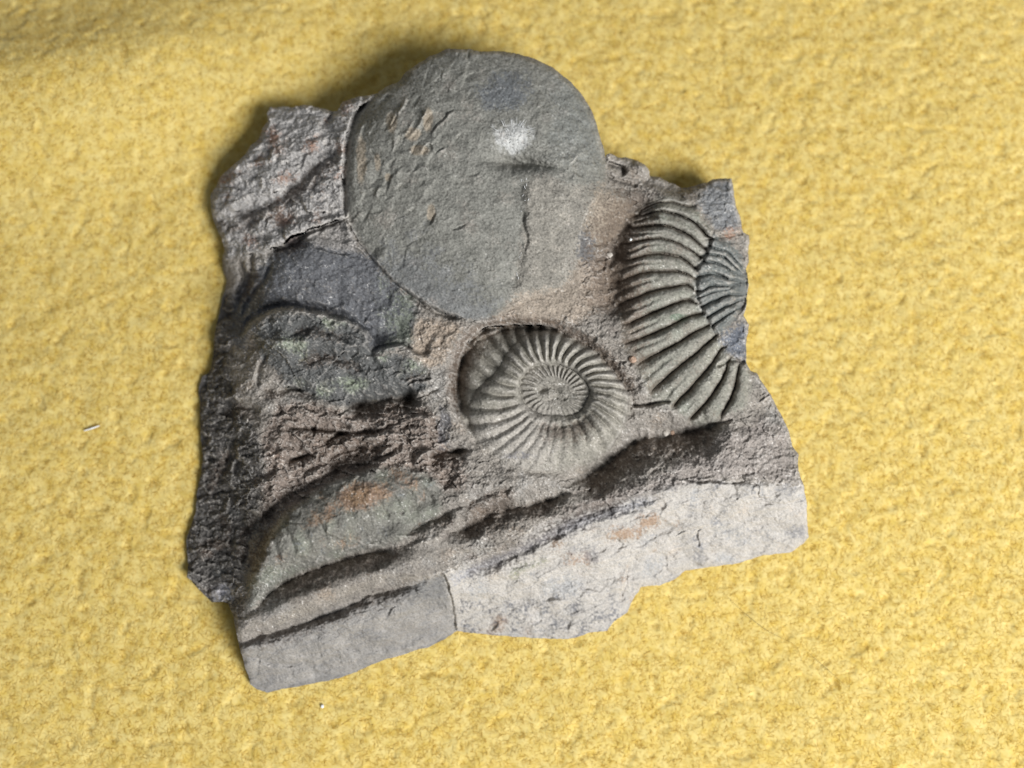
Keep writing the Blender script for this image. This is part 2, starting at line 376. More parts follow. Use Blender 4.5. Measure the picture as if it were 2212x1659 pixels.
# --- front face
fault([(955,1236),(968,1275),(978,1320),(986,1362)], 11, 2.2, 40, -1, 0.02)
crack([(957,1240),(970,1280),(980,1325),(986,1360)], 2.0, 6, 0.02)
crack([(965,1252),(1070,1212),(1160,1170),(1230,1130),(1320,1100),(1400,1075)], 15, 6, 0.2)
fault([(970,1262),(1060,1228),(1150,1190),(1230,1150),(1330,1112),(1440,1085)], 9, 5, 40, 1, .2)
fault([(1461,1023),(1495,1037),(1533,1031),(1572,1044),(1625,1044)], 9, 2.5, 20, 1, .12)
crack([(1463,1028),(1500,1041),(1540,1037),(1575,1048)], 3.2, 10, .2)
crack([(1575,1046),(1610,1040),(1637,1050),(1641,1078),(1672,1074)], 1.8, 6, .15)
crack([(1446,1166),(1472,1151),(1522,1136)], 1.8, 6, .25); crack([(1520,1140),(1504,1150),(1510,1185)], 2.6, 7, .2)
fault([(1440,1170),(1490,1148),(1530,1132)], 5, 2, 20, -1)
crack([(1362,1204),(1354,1246),(1346,1285),(1340,1304)], 2.2, 6, .2)
fault([(1366,1200),(1352,1250),(1338,1310)], 10, 4, 26, 1)
crack([(1330,1165),(1350,1176)], 2.5, 5); crack([(1395,1170),(1420,1160)], 2.5, 4)
bump(1350, 1140, 44, 14, -20, 4); bump(1410, 1125, 34, 16, -15, 4); fault([(1430,1110),(1480,1100),(1540,1112),(1556,1095)], 5, 3, 22, -1)
crack([(1640,1085),(1700,1088),(1740,1080)], 3, 5)
fault([(1110,1245),(1130,1228),(1180,1212)], 4, 3, 18, 1)
# --- around the right-hand ammonite
crack([(1359,874),(1390,874),(1414,872),(1452,866)], 4, 16, .12); fault([(1359,876),(1414,875),(1460,868)], 10, 3.5, 26, 1)
crack([(1512,922),(1550,915),(1585,905)], 6, 14, .2)
crack([(1550,512),(1580,508),(1606,502)], 4, 14, .05); fault([(1550,512),(1580,508),(1606,502)], 14, 4, 30, -1, 0)
crack([(1545,790),(1585,780),(1612,783)], 5, 18, .1)
crack([(1440,425),(1400,440),(1360,474),(1332,520),(1318,570),(1326,640),(1340,710)], 34, 40, .18)
crack([(1385,388),(1420,398),(1460,410),(1500,408)], 8, 10, .1)
bump(1385, 362, 26, 18, 15, 40); crack([(1312,352),(1340,362),(1352,378)], 7, 30, .1); crack([(1310,380),(1345,392),(1380,404)], 5, 14, .1)
pit(1362, 782, 5, 4, 0, 8)
# --- right-hand ammonite ribs: moulded furrows with keen crests between them
def R3(l): return [(1214.4 + .2255 * a, 303.6 + .2255 * b) for a, b in l]
def R4(l): return [(1214.4 + .25 * a, 569.3 + .25 * b) for a, b in l]
RIBS = [R3([(1190,590),(1000,560),(850,600),(700,680)]), R3([(1420,860),(1300,760),(1150,670),(950,630),(780,690)]), R3([(1360,990),(1250,860),(1080,780),(900,740),(700,790)]), R3([(1320,1060),(1180,980),(1000,900),(850,900),(640,910)]), R3([(1270,1180),(1180,1080),(1000,1010),(830,1010),(640,1090)]), R3([(1260,1290),(1150,1210),(950,1180),(740,1190),(540,1260)]), R3([(1270,1420),(1220,1340),(1080,1330),(850,1350),(650,1420),(480,1500)]), R3([(1290,1540),(1230,1450),(1050,1490),(850,1560),(620,1660)]),
 R4([(1190,380),(1100,390),(950,450),(700,560),(590,610)]), R4([(1230,490),(1100,540),(900,650),(630,750)]), R4([(1280,600),(1150,690),(900,850),(720,990)]), R4([(1350,690),(1250,800),(1050,1000),(880,1180)]), R4([(1410,790),(1350,930),(1200,1130),(1040,1300)]), R4([(1480,870),(1430,1050),(1330,1230),(1180,1390)]), R4([(1580,900),(1560,1050),(1530,1200),(1480,1300)])]
IRIBS = [R3([(1450,1000),(1590,1050),(1700,1160)]), R3([(1420,1060),(1560,1090),(1660,1190)]), R3([(1390,1130),(1500,1150),(1620,1230)]), R3([(1340,1220),(1480,1210),(1600,1290)]), R3([(1330,1410),(1420,1360),(1580,1370)]), R3([(1320,1490),(1430,1440),(1590,1430)]), R4([(1200,310),(1300,270),(1450,240)]), R4([(1230,440),(1340,370),(1450,310)]), R4([(1260,520),(1400,430),(1490,400)]), R4([(1300,600),(1400,510),(1500,420)])]
def ribfield(lines, box, shift):
    b = _box(box, 12)
    D = np.stack([polydist(WU[b] - shift[0], WV[b] - shift[1], spline(l, 5))[0] for l in lines])
    o = np.argsort(D, 0)
    d1 = np.take_along_axis(D, o[:1], 0)[0]; d2 = np.take_along_axis(D, o[1:2], 0)[0]
    t = d1 / (d1 + d2 + 1e-6) * 2
    return b, o[0], t, d1, d2
b, idx, t, d1, d2 = ribfield(RIBS, RA_OUT, (0.0, -2.0))
RIBIDX = np.full(U.shape, -1, int); RIBIDX[b] = idx
amp = 23.0 * np.clip((d1 + d2) / 26.0, .45, 1.25)
fadeo = 0.35 + 0.65 * sstep(1325, 1400, U[b] - 0.0 * V[b] + np.clip(V[b] - 700, -400, 0) * 0.05 - np.clip(V[b] - 720, 0, 400) * .45)
sec = 0.5 + 0.5 * np.cos(2 * np.pi * (t + 0.15))     # finer split ribs low on the flank
Z[b] += mRA[b] * fadeo * (amp * ((1 - np.clip(t, 0, 1) ** 2.4) ** .75 - 0.75)) * (1 + .25 * fbm(U[b], V[b], 40, 2, 90))
spl = sstep(85, 150, (1530 - U[b]) + np.clip(V[b] - 690, 0, 300) * .42)
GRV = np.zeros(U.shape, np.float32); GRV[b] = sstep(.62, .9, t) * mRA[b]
Z[b] -= mRA[b] * spl * 6.5 * np.exp(-(t / .22) ** 2)
b2, idx2, t2, e1, e2 = ribfield(IRIBS, RA_IN, (0.0, -1.5))
RIBIDX2 = np.full(U.shape, -1, int); RIBIDX2[b2] = idx2
amp2 = 20.0 * np.clip((e1 + e2) / 18.0, .4, 1.3)
Z[b2] += mRI[b2] * amp2 * ((1 - np.clip(t2, 0, 1) ** 2.4) ** .75 - .75)
fault([(1538,505),(1524,545),(1508,580),(1503,622),(1510,660),(1530,692),(1550,730),(1580,768)], -15, 7, 34, 1, 0.05, True)
crack([(1538,510),(1524,548),(1509,582),(1505,622),(1512,660),(1532,692),(1552,730)], 5, 3, .05, False)
for q in [R3([(290,1000),(450,990)]), R3([(280,1160),(430,1130)]), R3([(300,1350),(440,1330)]), R3([(290,1250),(430,1220)])]:
    crack(q, 5, 8, .2)
# --- round ammonite
CX, CY = 1200.0, 846.0
dx, dy = WU - CX, WV - CY
RR = np.sqrt(dx * dx + dy * dy); TH = np.degrees(np.arctan2(dy, dx)) % 360
def pol(tab):
    a = np.array([p[0] for p in tab], float); r = np.array([p[1] for p in tab], float)
    a = np.r_[a[-1] - 360, a, a[0] + 360]; r = np.r_[r[-1], r, r[0]]
    f = np.linspace(0, 360, 721); k = np.interp(f, a, r)
    for _ in range(14):
        k = (np.r_[k[-2], k[:-1]] + k + np.r_[k[1:], k[1]]) / 3
    return np.interp(TH, f, k)
Rout = pol([(0,158),(20,164),(45,172),(90,174),(120,184),(150,202),(180,213),(210,217),(222,205),(232,180),(248,152),(270,134),(285,124),(300,120),(328,124),(350,142)])
Rmid = pol([(0,158),(20,164),(45,172),(90,174),(120,184),(150,200),(168,196),(182,165),(194,140),(203,130),(224,134),(248,140),(270,134),(285,124),(300,120),(328,124),(350,142)])
Rin = pol([(0,76),(45,66),(70,56),(90,52),(112,54),(135,62),(180,78),(200,80),(225,73),(252,62),(297,57),(335,66)])
wCA = np.interp(TH, [0, 40, 65, 90, 140, 165, 185, 360], [4, 5, 12, 26, 24, 10, 4, 4])
mCA = sstep(wCA, -wCA, RR - Rout).astype(np.float32)
ph_out = TH / 360 * 33 + 0.35 * np.sin(np.radians(TH * 3)) - 0.9 * np.clip((RR - Rin) / (Rout - Rin + 1), 0, 1) ** 1.4 + .12 * fbm(U, V, 60, 2, 95)
ph_in = TH / 360 * 32 + 0.8 * np.clip(RR / (Rin + 1), 0, 1)
def mould(ph, k=1.25): return np.abs(np.sin(np.pi * ph)) ** k
q = np.clip((RR - Rin) / (Rmid - Rin + 1e-3), 0, 1)
torus = np.sqrt(np.clip(1 - (2 * q - 1) ** 2, 0, 1)) ** 1.0
qo = np.clip((RR - Rmid) / (Rout - Rmid + 1e-3), 0, 1)
outer = (RR > Rmid)
wear = np.interp(TH, [0, 30, 50, 75, 120, 150, 165, 200, 330, 350, 360], [.85, .75, .55, .25, .25, .6, .95, 1, 1, .9, .85])
hCA = np.where(RR < Rin, 0, np.where(outer, -5 - 5 * qo ** 1.6, torus * 22 - 7 * q))
rn = RR / Rin + .10 * (TH / 360 - .5)
hin = 7 * np.sqrt(np.clip(1 - ((rn - .72) / .34) ** 2, 0, 1)) + 4 * np.sqrt(np.clip(1 - ((rn - .2) / .22) ** 2, 0, 1)) - 7 + 6.5 * (mould(ph_in) - .55) * sstep(.5, .66, rn) * sstep(1.04, .9, rn) * np.interp(TH, [0, 40, 70, 130, 160, 360], [1, .6, .2, .3, 1, 1])
hrib = 14.0 * (mould(ph_out) - .55) * wear * sstep(0.0, .22, q) * np.where(outer, 1.25, 1.0)
hCA = hCA + np.where(RR >= Rin, 11 * sstep(0, .13, q) * np.interp(TH, [0, 20, 50, 120, 160, 360], [.3, .7, 1, 1, .2, .2]) * sstep(1, .6, q), 0)
hCA = hCA + np.where(RR < Rin, hin, 0) + np.where(RR >= Rin, hrib, 0)
lift = 6.0 + 21.0 * np.clip((dx * .72 + dy * .70) / 190, -1.05, 1)
Z += mCA * (hCA + lift - 6)
# groove round the seat of the ammonite: deep on the upper left, open below
gr = np.exp(-((RR - Rout - 1) / 13.0) ** 2) * np.interp(TH, [0, 20, 40, 150, 175, 215, 300, 335, 360], [6, 0, 0, 0, 20, 30, 28, 17, 8])
Z -= gr
dent([(1292,872),(1255,912),(1200,924),(1135,908)], 14, 20, 16, .35, -1); dent([(1003,925),(984,880),(988,800),(1022,748),(1085,714),(1150,704),(1222,714)], 24, 7, 26, .2, -1, .3); pit(1172, 842, 12, 6, -20, 14); pit(1195, 838, 14, 5, 10, 7); pit(1210, 858, 16, 6, 20, 6)
ridge([(1080,712),(1150,702),(1215,712),(1265,738)], 9, 7, .2)

# --- grain: chips, crumbs and pores, strength by region
rough = np.full(U.shape, 1.0, np.float32)
rough = rough * (1 - mDisc) + .36 * mDisc
rough = rough * (1 - mSoil) + .42 * mSoil
rough = rough * (1 - mRA) + .36 * mRA
rough = rough * (1 - mRI) + .35 * mRI
rough = rough * (1 - mCA) + (.32 + .35 * sstep(.3, .0, wear)) * mCA
rough = rough * (1 - mFront) + .5 * mFront
rough = rough * (1 - mArch) + .55 * mArch
rough = rough * (1 - mCres) + .55 * mCres
rough = rough * (1 - mLeft) + 1.15 * mLeft
rough = rough * (1 - mRough) + 1.45 * mRough
rough = rough * (1 - mLobe) + 1.15 * mLobe
rough = rough + .15 * np.clip(FUR, 0, 1)
mSm = area_mask([(505,1352),(560,1312),(640,1252),(735,1212),(860,1192),(960,1168),(965,1238),(880,1268),(760,1304),(640,1354),(515,1398)], 12)
rough = rough * (1 - .72 * mSm) + .5 * mCA * sstep(.55, .3, rn)
WX, WY = U + 9 * fbm(U, V, 40, 3, 110), V + 9 * fbm(U, V, 40, 3, 120)
chips = 3.4 * facets(WX * .8 + WY * .35, WY * 1.25 - WX * .3, 30, 3, .9, .7) + 2.0 * facets(WX * .9 + WY * .3, WY * 1.3 - WX * .2, 13, 4, .9, .8)
lwt = .45 + .75 * mLobe + 1.0 * mRough + 1.7 * mLeft + .12 * mFront + .35 * mImpr
lwt = np.clip(lwt * (1 - mDisc) * (1 - mCA) * (1 - mRA) * (1 - mSoil) * (1 - .75 * mSm), 0, 1.4) + .16 * mDisc
Z += blur(lwt * (11 * facets(WX + .5 * WY, WY * 1.5 - WX * .4, 58, 8, 1.0, .7) + 9 * fbm(U + .4 * V, V * 1.7 - .5 * U, 70, 3, 135)), 2)
Z += blur(mDisc * sstep(1040, 860, U + .5 * (V - 380)) * 5.0 * facets((WX * .86 + WY * .5) * 1.1, (WY * .86 - WX * .5) * .5, 25, 9, 1.5, .7) * sstep(-.3, .35, fbm(U, V, 60, 2, 192)), 1)
Z += blur(rough * (1.0 + .9 * (mRough + mLeft + .5 * mLobe)) * chips, 0)
Z += np.maximum(rough, .5 * (1 - mCA) * (1 - mRA)) * (9.0 * fbm(U + V * .4, V * 1.5 - U * .4, 46, 5, 130, .55) + 3.2 * fbm(U, V, 9, 3, 140, .7) + 1.1 * gnoise(U / 4.2, V / 4.2, 150))
e1 = .955 * U - .296 * V; e2 = .296 * U + .955 * V
tr = (e2 + 16 * fbm(e1 * .5, e2, 60, 3, 310)) / 52; fr = tr - np.floor(tr)
Z += mFront * (6 * (fr - sstep(0, .3, fr)) * sstep(-.15, .3, fbm(e1 * .45, e2, 70, 3, 315)) + 13 * fbm(e1 * .32, e2 * 1.1, 46, 4, 320, .6) + 1.8 * facets(WX * .7 - WY * .2, WY * 1.2 + WX * .35, 34, 12, 1.3, .3))
pores = sstep(.46, .7, gnoise(U / 6.5, V / 6.5, 160)) * sstep(-.1, .4, fbm(U, V, 90, 2, 170))
Z -= 2.2 * pores * np.clip(rough, 0, 1.2) * (1 - .6 * mDisc)
crumb = sstep(.5, .75, gnoise(U / 7.5, V / 7.5, 165)) * sstep(.0, .4, fbm(U, V, 120, 2, 175))
Z += 2.4 * crumb * np.clip(rough, 0.1, 1.2)
# edge of the slab rolls over, more on the top right than on the clean right break
RO = 9 + 8 * sstep(-.4, .6, fbm(U, V, 80, 2, 180)) - 5 * sstep(1560, 1620, U)
edge = np.clip(1 - SD / RO, 0, 1.3)
Z -= (10 + 6 * sstep(700, 400, V)) * edge ** 2
Z = np.maximum(Z, 5 + 4 * fbm(U, V, 30, 3, 185)).astype(np.float32)

# ------------------------------------------------------------------ colours of the stone, with painted ridge highlights
def srgb(r, g, b):
    c = np.array([r, g, b], float) / 255
    return np.where(c <= .04045, c / 12.92, ((c + .055) / 1.055) ** 2.4)
n1 = fbm(U, V, 90, 4, 200, .6); n2 = fbm(U, V, 22, 4, 210, .65); n3 = fbm(U, V, 45, 4, 220, .6); n4 = gnoise(U / 5, V / 5, 230)
C = np.empty(U.shape + (3,), np.float32)
NB = .6 * fbm(U, V, 16, 4, 260, .7) + .4 * gnoise(U / 5.5, V / 5.5, 261)
def soften(m):
    h, w = m.shape
    p = np.pad(m, ((0, -h % 4), (0, -w % 4)), mode='edge')
    p = p.reshape(p.shape[0] // 4, 4, p.shape[1] // 4, 4).mean((1, 3))
    p = blur(p, 2)
    return blur(np.repeat(np.repeat(p, 4, 0), 4, 1)[:h, :w], 3)
def spot(m, col, k=1.0):
    m = (k * sstep(.1, .9, np.clip(m, 0, 1) + .5 * NB * (m > .02)))[..., None]
    C[:] = C * (1 - m) + np.array(col, np.float32) * m
def lay(mask, col, k=1.0):
    m = soften(np.clip(mask, 0, 1).astype(np.float32))
    m = sstep(.12, .88, m + 1.1 * NB * np.sqrt(np.clip(4 * m * (1 - m), 0, 1)))
    m = (k * m)[..., None]
    C[:] = C * (1 - m) + np.array(col, np.float32) * m
GREY, TAN, DARK, BLUE = srgb(134,129,122), srgb(150,132,112), srgb(96,91,86), srgb(96,100,110)
PALE, RUST, GREEN, OCHRE = srgb(190,182,174), srgb(140,92,58), srgb(124,130,104), srgb(176,132,86)
C[:] = srgb(132,124,114)
lay(sstep(-.1, .5, n1), GREY, .8); lay(sstep(.1, .5, n3), TAN, .6); lay(sstep(.1, .4, -n3 + .4 * n2), srgb(104,94,86), .6); lay(sstep(.2, .5, n2 - .4 * n1), srgb(160,152,144), .6)
lay(mLobe, srgb(146,141,136)); lay(mLobe * sstep(.0, .4, n2), srgb(168,160,150), .7); lay(mLobe * sstep(.12, .4, n3), RUST, .6)
for cx, cy, rx, ry in [(672,315,16,18),(615,385,30,9),(588,298,14,28),(485,388,24,11),(640,520,22,12),(560,345,22,9)]:
    lay(sstep(1.3, .3, np.sqrt(((WU3 - cx) / rx) ** 2 + ((WV3 - cy) / ry) ** 2) + 1.0 * NB), srgb(146,100,68), .7)
lay(mDisc, srgb(122,119,110)); lay(mDisc * sstep(0, .5, n3), srgb(134,127,116), .7)
lay(mDisc * sstep(.05, .4, n2 + (V - 470) / 260 - np.abs(U - 880) / 400), srgb(102,103,106), .5)
lay(mDisc * sstep(90, 10, np.sqrt((U - 1090) ** 2 + ((V - 200) * 1.4) ** 2) + 40 * n3), srgb(104,106,108), .8)
lay(mDisc * sstep(1130, 1260, U + 60 * n1) * sstep(420, 250, V), srgb(118,119,114), .6)
for cx, cy, rx, ry in [(846,265,14,26),(892,290,20,16),(905,325,22,14),(925,260,14,30),(838,382,8,10),(815,350,9,22),(930,460,10,20),(780,345,12,60)]:
    spot(mDisc * sstep(1.2, .5, np.sqrt(((WU2 - cx) / rx) ** 2 + ((WV2 - cy) / ry) ** 2)), srgb(150,134,112), .65)
spot(sstep(1.3, .4, np.sqrt(((WU2 - 1106) / 47) ** 2 + ((WV2 - 298) / 36) ** 2) + .8 * n2), srgb(186, 184, 180), .55)
lay(mSoil, srgb(132,125,114), .7); lay(mSoil * sstep(.0, .4, n2), srgb(158,148,134), .5)
lay(area_mask([(1215,620),(1110,640),(1060,690),(1150,700),(1260,690),(1340,640),(1320,560),(1255,560)], 12), srgb(156,138,118), .5)
lay(area_mask([(1290,400),(1370,440),(1345,500),(1300,545),(1262,500)], 22), srgb(154,136,114), .5)
spot(sstep(1.2, .4, np.sqrt(((WU2 - 1265) / 20) ** 2 + ((WV2 - 535) / 42) ** 2) + 1.3 * NB), srgb(84,86,92), .55)
lay(mArch, srgb(90,92,97), .8); lay(mArch * sstep(.15, .45, n2), srgb(124,124,124), .5); lay(mArch * sstep(780, 880, U) * sstep(0, .4, n3 + .2), GREEN, .45)
lay(area_mask([(640,512),(700,488),(745,474),(790,545),(700,535)], 5), srgb(138,132,126), .9)
lay(area_mask([(895,690),(930,690),(1000,700),(960,780),(930,800),(890,770)], 8), srgb(150,134,116), .85)
lay(mImpr, srgb(92,91,88)); lay(mImpr * sstep(.1, .35, n3), srgb(138,144,120), .75); lay(mImpr * sstep(.2, .45, n2), srgb(140,134,126), .6); lay(mImpr * sstep(.2, .45, -n2), srgb(78,82,92), .7)
lay(mRough, srgb(124,111,100)); lay(mRough * sstep(.0, .4, n2), srgb(142,126,112), .7); lay(mRough * sstep(.2, .5, n3), srgb(108,82,64), .6)
spot(sstep(1.3, .4, np.sqrt(((WU2 - 958) / 16) ** 2 + ((WV2 - 925) / 50) ** 2) + 1.3 * NB), srgb(70,72,82), .55)
lay(mCres, srgb(110,107,98), .85); lay(mCres * sstep(-.1, .3, n3), srgb(118,120,104), .6); lay(mCres * sstep(.1, .4, n2), srgb(96,102,108), .7)
rz = fbm(U, V, 44, 4, 290, .6) * 1.5 + 1.0 * np.exp(-((U - 800) / 90) ** 2 - ((V - 1060 + .25 * (U - 800)) / 34) ** 2) + .5 * np.exp(-((U - 690) / 50) ** 2 - ((V - 1120) / 30) ** 2)
lay(mCres * sstep(.25, .85, rz), srgb(136,106,80), .75); spot(mCres * sstep(.75, 1.3, rz + .5 * NB), srgb(146,116,80), .5)
lay(mLeft, srgb(90,85,80)); lay(mLeft * sstep(.0, .4, n2), srgb(118,114,110), .7); lay(mLeft * sstep(.15, .5, n3), srgb(84,60,40), .8); lay(mLeft * sstep(.2, .5, -n3), srgb(70,74,74), .7)
lay(area_mask([(450,1280),(500,1255),(500,1300),(456,1302)], 5), srgb(178,174,176), .9)
lay(mRA, srgb(128,124,112)); lay(mRA * sstep(0, .4, n3), srgb(128,130,116), .7); lay(mRA * sstep(.05, .4, -n2), srgb(136,120,104), .7)
lay(mRA * sstep(1420, 1340, U), srgb(108,96,84), .7)
spot(sstep(1.2, .5, np.sqrt(((WU2 - 1465) / 26) ** 2 + ((WV2 - 686) / 9) ** 2)), srgb(86,104,84), .7)
lay(mRI, srgb(102,104,100)); lay(area_mask([(1550,735),(1610,690),(1614,785),(1580,765)], 6), srgb(96,100,108), .9)
lay(area_mask([(1500,440),(1535,395),(1582,390),(1604,500),(1555,505),(1530,470)], 8), srgb(118,119,120), .8)
lay(area_mask([(1555,500),(1606,488),(1604,503),(1560,514)], 4), srgb(150,108,76), .7)
lay(mCA, srgb(134,128,116)); lay(mCA * sstep(.0, .4, n3), srgb(146,138,124), .6); lay(mCA * sstep(60, 120, TH) * sstep(180, 140, TH), srgb(154,146,136), .7)
lay(mCA * (RR < Rin), srgb(122,116,106), .7); lay(mCA * sstep(.35, .9, qo) * outer, srgb(104,90,76), .6)
spot(.35 * sstep(1.2, .3, np.sqrt(((WU2 - 1115) / 50) ** 2 + ((WV2 - 985) / 12) ** 2) + n2 * .6), srgb(104,106,122), .8)

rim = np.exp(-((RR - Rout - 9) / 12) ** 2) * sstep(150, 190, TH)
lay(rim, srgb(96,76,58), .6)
mF2 = mFront * sstep(-3, 3, (U - 956) - (V - 1240) * .25)
lay(mFront, srgb(158,152,145)); lay(mFront * sstep(0, .4, n2), srgb(176,168,159), .7)
lay(mF2, srgb(188,180,170)); lay(mF2 * sstep(.0, .45, n1), srgb(168,166,164), .7); lay(mF2 * sstep(.15, .5, n3), srgb(206,190,172), .5); lay(mF2 * sstep(.28, .55, -n2), srgb(160,156,152), .6)
rz = fbm(U, V, 40, 4, 295, .6) * 1.3
for cx, cy, rx, ry in [(1340,1152,44,20),(1400,1128,40,20),(1345,1245,18,40),(1195,1168,22,10),(1070,1370,60,10),(1080,1345,18,16),(1260,1210,40,16)]:
    rz = np.maximum(rz, fbm(U, V, 40, 4, 295, .6) * 1.3 + .9 * np.exp(-((U - cx) / rx) ** 2 - ((V - cy) / ry) ** 2))
lay(mF2 * sstep(.3, .85, rz), srgb(170,138,108), .8)
lay(mF2 * sstep(1.2, .4, np.abs(polydist(WU2, WV2, [(1102,1250),(1125,1228),(1180,1212)])[0]) / 6), srgb(150,150,120), .8)
lay(area_mask([(965,1250),(1070,1206),(1160,1166),(1230,1122),(1330,1092),(1420,1072),(1420,1086),(1330,1112),(1240,1146),(1150,1186),(1060,1226),(975,1262)], 4), srgb(168,166,170), .7)
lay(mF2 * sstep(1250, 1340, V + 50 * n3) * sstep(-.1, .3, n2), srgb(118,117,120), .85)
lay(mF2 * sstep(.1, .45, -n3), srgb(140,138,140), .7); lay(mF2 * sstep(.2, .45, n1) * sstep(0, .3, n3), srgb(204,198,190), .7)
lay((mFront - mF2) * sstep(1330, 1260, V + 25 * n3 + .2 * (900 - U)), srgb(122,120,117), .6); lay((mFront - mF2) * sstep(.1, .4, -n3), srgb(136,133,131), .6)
sl = area_mask([(1160,1140),(1260,1080),(1400,1040),(1560,930),(1690,910),(1725,1040),(1560,1030),(1400,1068),(1200,1125)], 10)
lay(sl, srgb(140,130,122), .7); lay(sl * sstep(.0, .4, n2), srgb(164,156,148), .6)
# scattered pale and dark mineral specks, everywhere on the stone
sp = gnoise(U / 3.6, V / 3.6, 240) * .6 + gnoise(U / 7, V / 7, 250) * .4
spot(sstep(.30, .46, sp) * sstep(-.1, .5, n1 + n2 + n3), srgb(200,194,186), .5 * (1 - .6 * mDisc) * (1 - .6 * mFront)); spot(sstep(.32, .48, -sp), srgb(64,57,52), .5 * (1 - .55 * mFront))
nM = .6 * fbm(U, V, 34, 5, 270, .65) + .4 * n3
lay(sstep(.0, .45, nM) * (1 - .75 * mFront), srgb(130,122,113), .55); lay(sstep(.05, .5, -nM) * (1 - .85 * mFront), srgb(106,101,96), .45)
spot(sstep(.15, .5, fbm(U, V, 15, 4, 280, .7) - .15) * (1 - .6 * mDisc), srgb(158,150,140), .5)
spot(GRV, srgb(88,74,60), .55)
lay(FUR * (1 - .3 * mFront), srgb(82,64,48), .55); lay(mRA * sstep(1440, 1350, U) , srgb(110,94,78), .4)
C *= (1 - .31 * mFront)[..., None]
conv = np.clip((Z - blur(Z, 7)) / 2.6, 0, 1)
spot(.8 * conv * (1 - .5 * mFront), srgb(180,172,162), .34)  # convex edges paler: ridge highlights put into the stone colour
lum = C.mean(-1, keepdims=True)
C = (lum + (C - lum) * .74) * np.array([.985, 1.0, 1.02], np.float32)
C *= (1 + (.30 * n2 + .20 * n4 + .16 * n1) * (1 - .5 * mFront))[..., None]
C = .17 * (np.clip(C, .005, 1) / .17) ** 1.28
C *= 1.08
C = np.clip(C, .01, .9)

# ------------------------------------------------------------------ materials
def new_mat(name):
    m = bpy.data.materials.new(name); m.use_nodes = True
    nt = m.node_tree
    return m, nt, nt.nodes["Principled BSDF"]
def stone_material(name, grain=1.0, rough=.82, spec=.25):
    m, nt, b = new_mat(name)
    L = nt.links.new; N = nt.nodes.new
    a = N("ShaderNodeVertexColor"); a.layer_name = "mineral"
    co = N("ShaderNodeTexCoord")
    f = N("ShaderNodeTexNoise"); f.inputs["Scale"].default_value = 2600; f.inputs["Detail"].default_value = 4; f.inputs["Roughness"].default_value = .7
    g = N("ShaderNodeTexNoise"); g.inputs["Scale"].default_value = 700; g.inputs["Detail"].default_value = 5
    L(co.outputs["Object"], f.inputs["Vector"]); L(co.outputs["Object"], g.inputs["Vector"])
    mr = N("ShaderNodeMapRange"); mr.inputs["From Min"].default_value = .25; mr.inputs["From Max"].default_value = .75
    mr.inputs["To Min"].default_value = 1 - .38 * grain; mr.inputs["To Max"].default_value = 1 + .38 * grain
    L(f.outputs["Fac"], mr.inputs["Value"])
    mx = N("ShaderNodeMix"); mx.data_type = 'RGBA'; mx.blend_type = 'MULTIPLY'; mx.inputs["Factor"].default_value = 1
    L(a.outputs["Color"], mx.inputs["A"]); L(mr.outputs["Result"], mx.inputs["B"])
    L(mx.outputs["Result"], b.inputs["Base Color"])
    rr = N("ShaderNodeMapRange"); rr.inputs["To Min"].default_value = rough - .12; rr.inputs["To Max"].default_value = min(1, rough + .14)
    L(g.outputs["Fac"], rr.inputs["Value"]); L(rr.outputs["Result"], b.inputs["Roughness"])
    b.inputs["Specular IOR Level"].default_value = spec
    bp = N("ShaderNodeBump"); bp.inputs["Strength"].default_value = .55 * grain; bp.inputs["Distance"].default_value = .00025
    L(f.outputs["Fac"], bp.inputs["Height"]); L(bp.outputs["Normal"], b.inputs["Normal"])
    return m
M_MATRIX = stone_material("weathered_limestone", 1.0)
M_SHELL = stone_material("fossil_shell_stone", .7, .74, .32)
M_FRESH = stone_material("fresh_broken_limestone", .6, .86, .2)
def plain(name, col, rough=.6, spec=.3, sss=0, trans=0):
    m, nt, b = new_mat(name)
    N = nt.nodes.new; L = nt.links.new
    n = N("ShaderNodeTexNoise"); n.inputs["Scale"].default_value = 900; n.inputs["Detail"].default_value = 3
    co = N("ShaderNodeTexCoord"); L(co.outputs["Object"], n.inputs["Vector"])
    r = N("ShaderNodeValToRGB")
    r.color_ramp.elements[0].position = .3; r.color_ramp.elements[1].position = .7
    r.color_ramp.elements[0].color = (*[c * .7 for c in col], 1); r.color_ramp.elements[1].color = (*[min(1, c * 1.2) for c in col], 1)
    L(n.outputs["Fac"], r.inputs["Fac"]); L(r.outputs["Color"], b.inputs["Base Color"])
    b.inputs["Roughness"].default_value = rough; b.inputs["Specular IOR Level"].default_value = spec
    b.inputs["Transmission Weight"].default_value = trans
    return m

# ------------------------------------------------------------------ cut the relief into parts
# snap the outermost ring of vertices to the outline
gv, gu = np.gradient(SD, S); gl = np.sqrt(gu * gu + gv * gv) + 1e-6
near = np.abs(SD) < S * .75
PU = np.where(near, U - SD * gu / gl, U); PV = np.where(near, V - SD * gv / gl, V)
X, Y, ZW = unproject(PU, PV, Z)
POS = np.stack([X, Y, ZW], -1).astype(np.float32)
tu = np.gradient(POS, axis=1); tv = np.gradient(POS, axis=0)
NRM = np.cross(tv, tu); NRM /= np.linalg.norm(NRM, axis=-1, keepdims=True) + 1e-12
NRM = np.where(NRM[..., 2:] < 0, -NRM, NRM)
nv, nu = U.shape
inside = (SD[:-1, :-1] + SD[1:, :-1] + SD[:-1, 1:] + SD[1:, 1:]) / 4 > 0
def qc(a): return a[:-1, :-1]
LAB = np.zeros((nv - 1, nu - 1), int)          # 0 = matrix
names = {}
def put(mask, key):
    k = len(names) + 1; names[key] = k; LAB[mask] = k
put(qc(mFront) > .5, 'fracture')
put((qc(mFront) > .5) & (qc(mF2) > .5), 'fracture2')
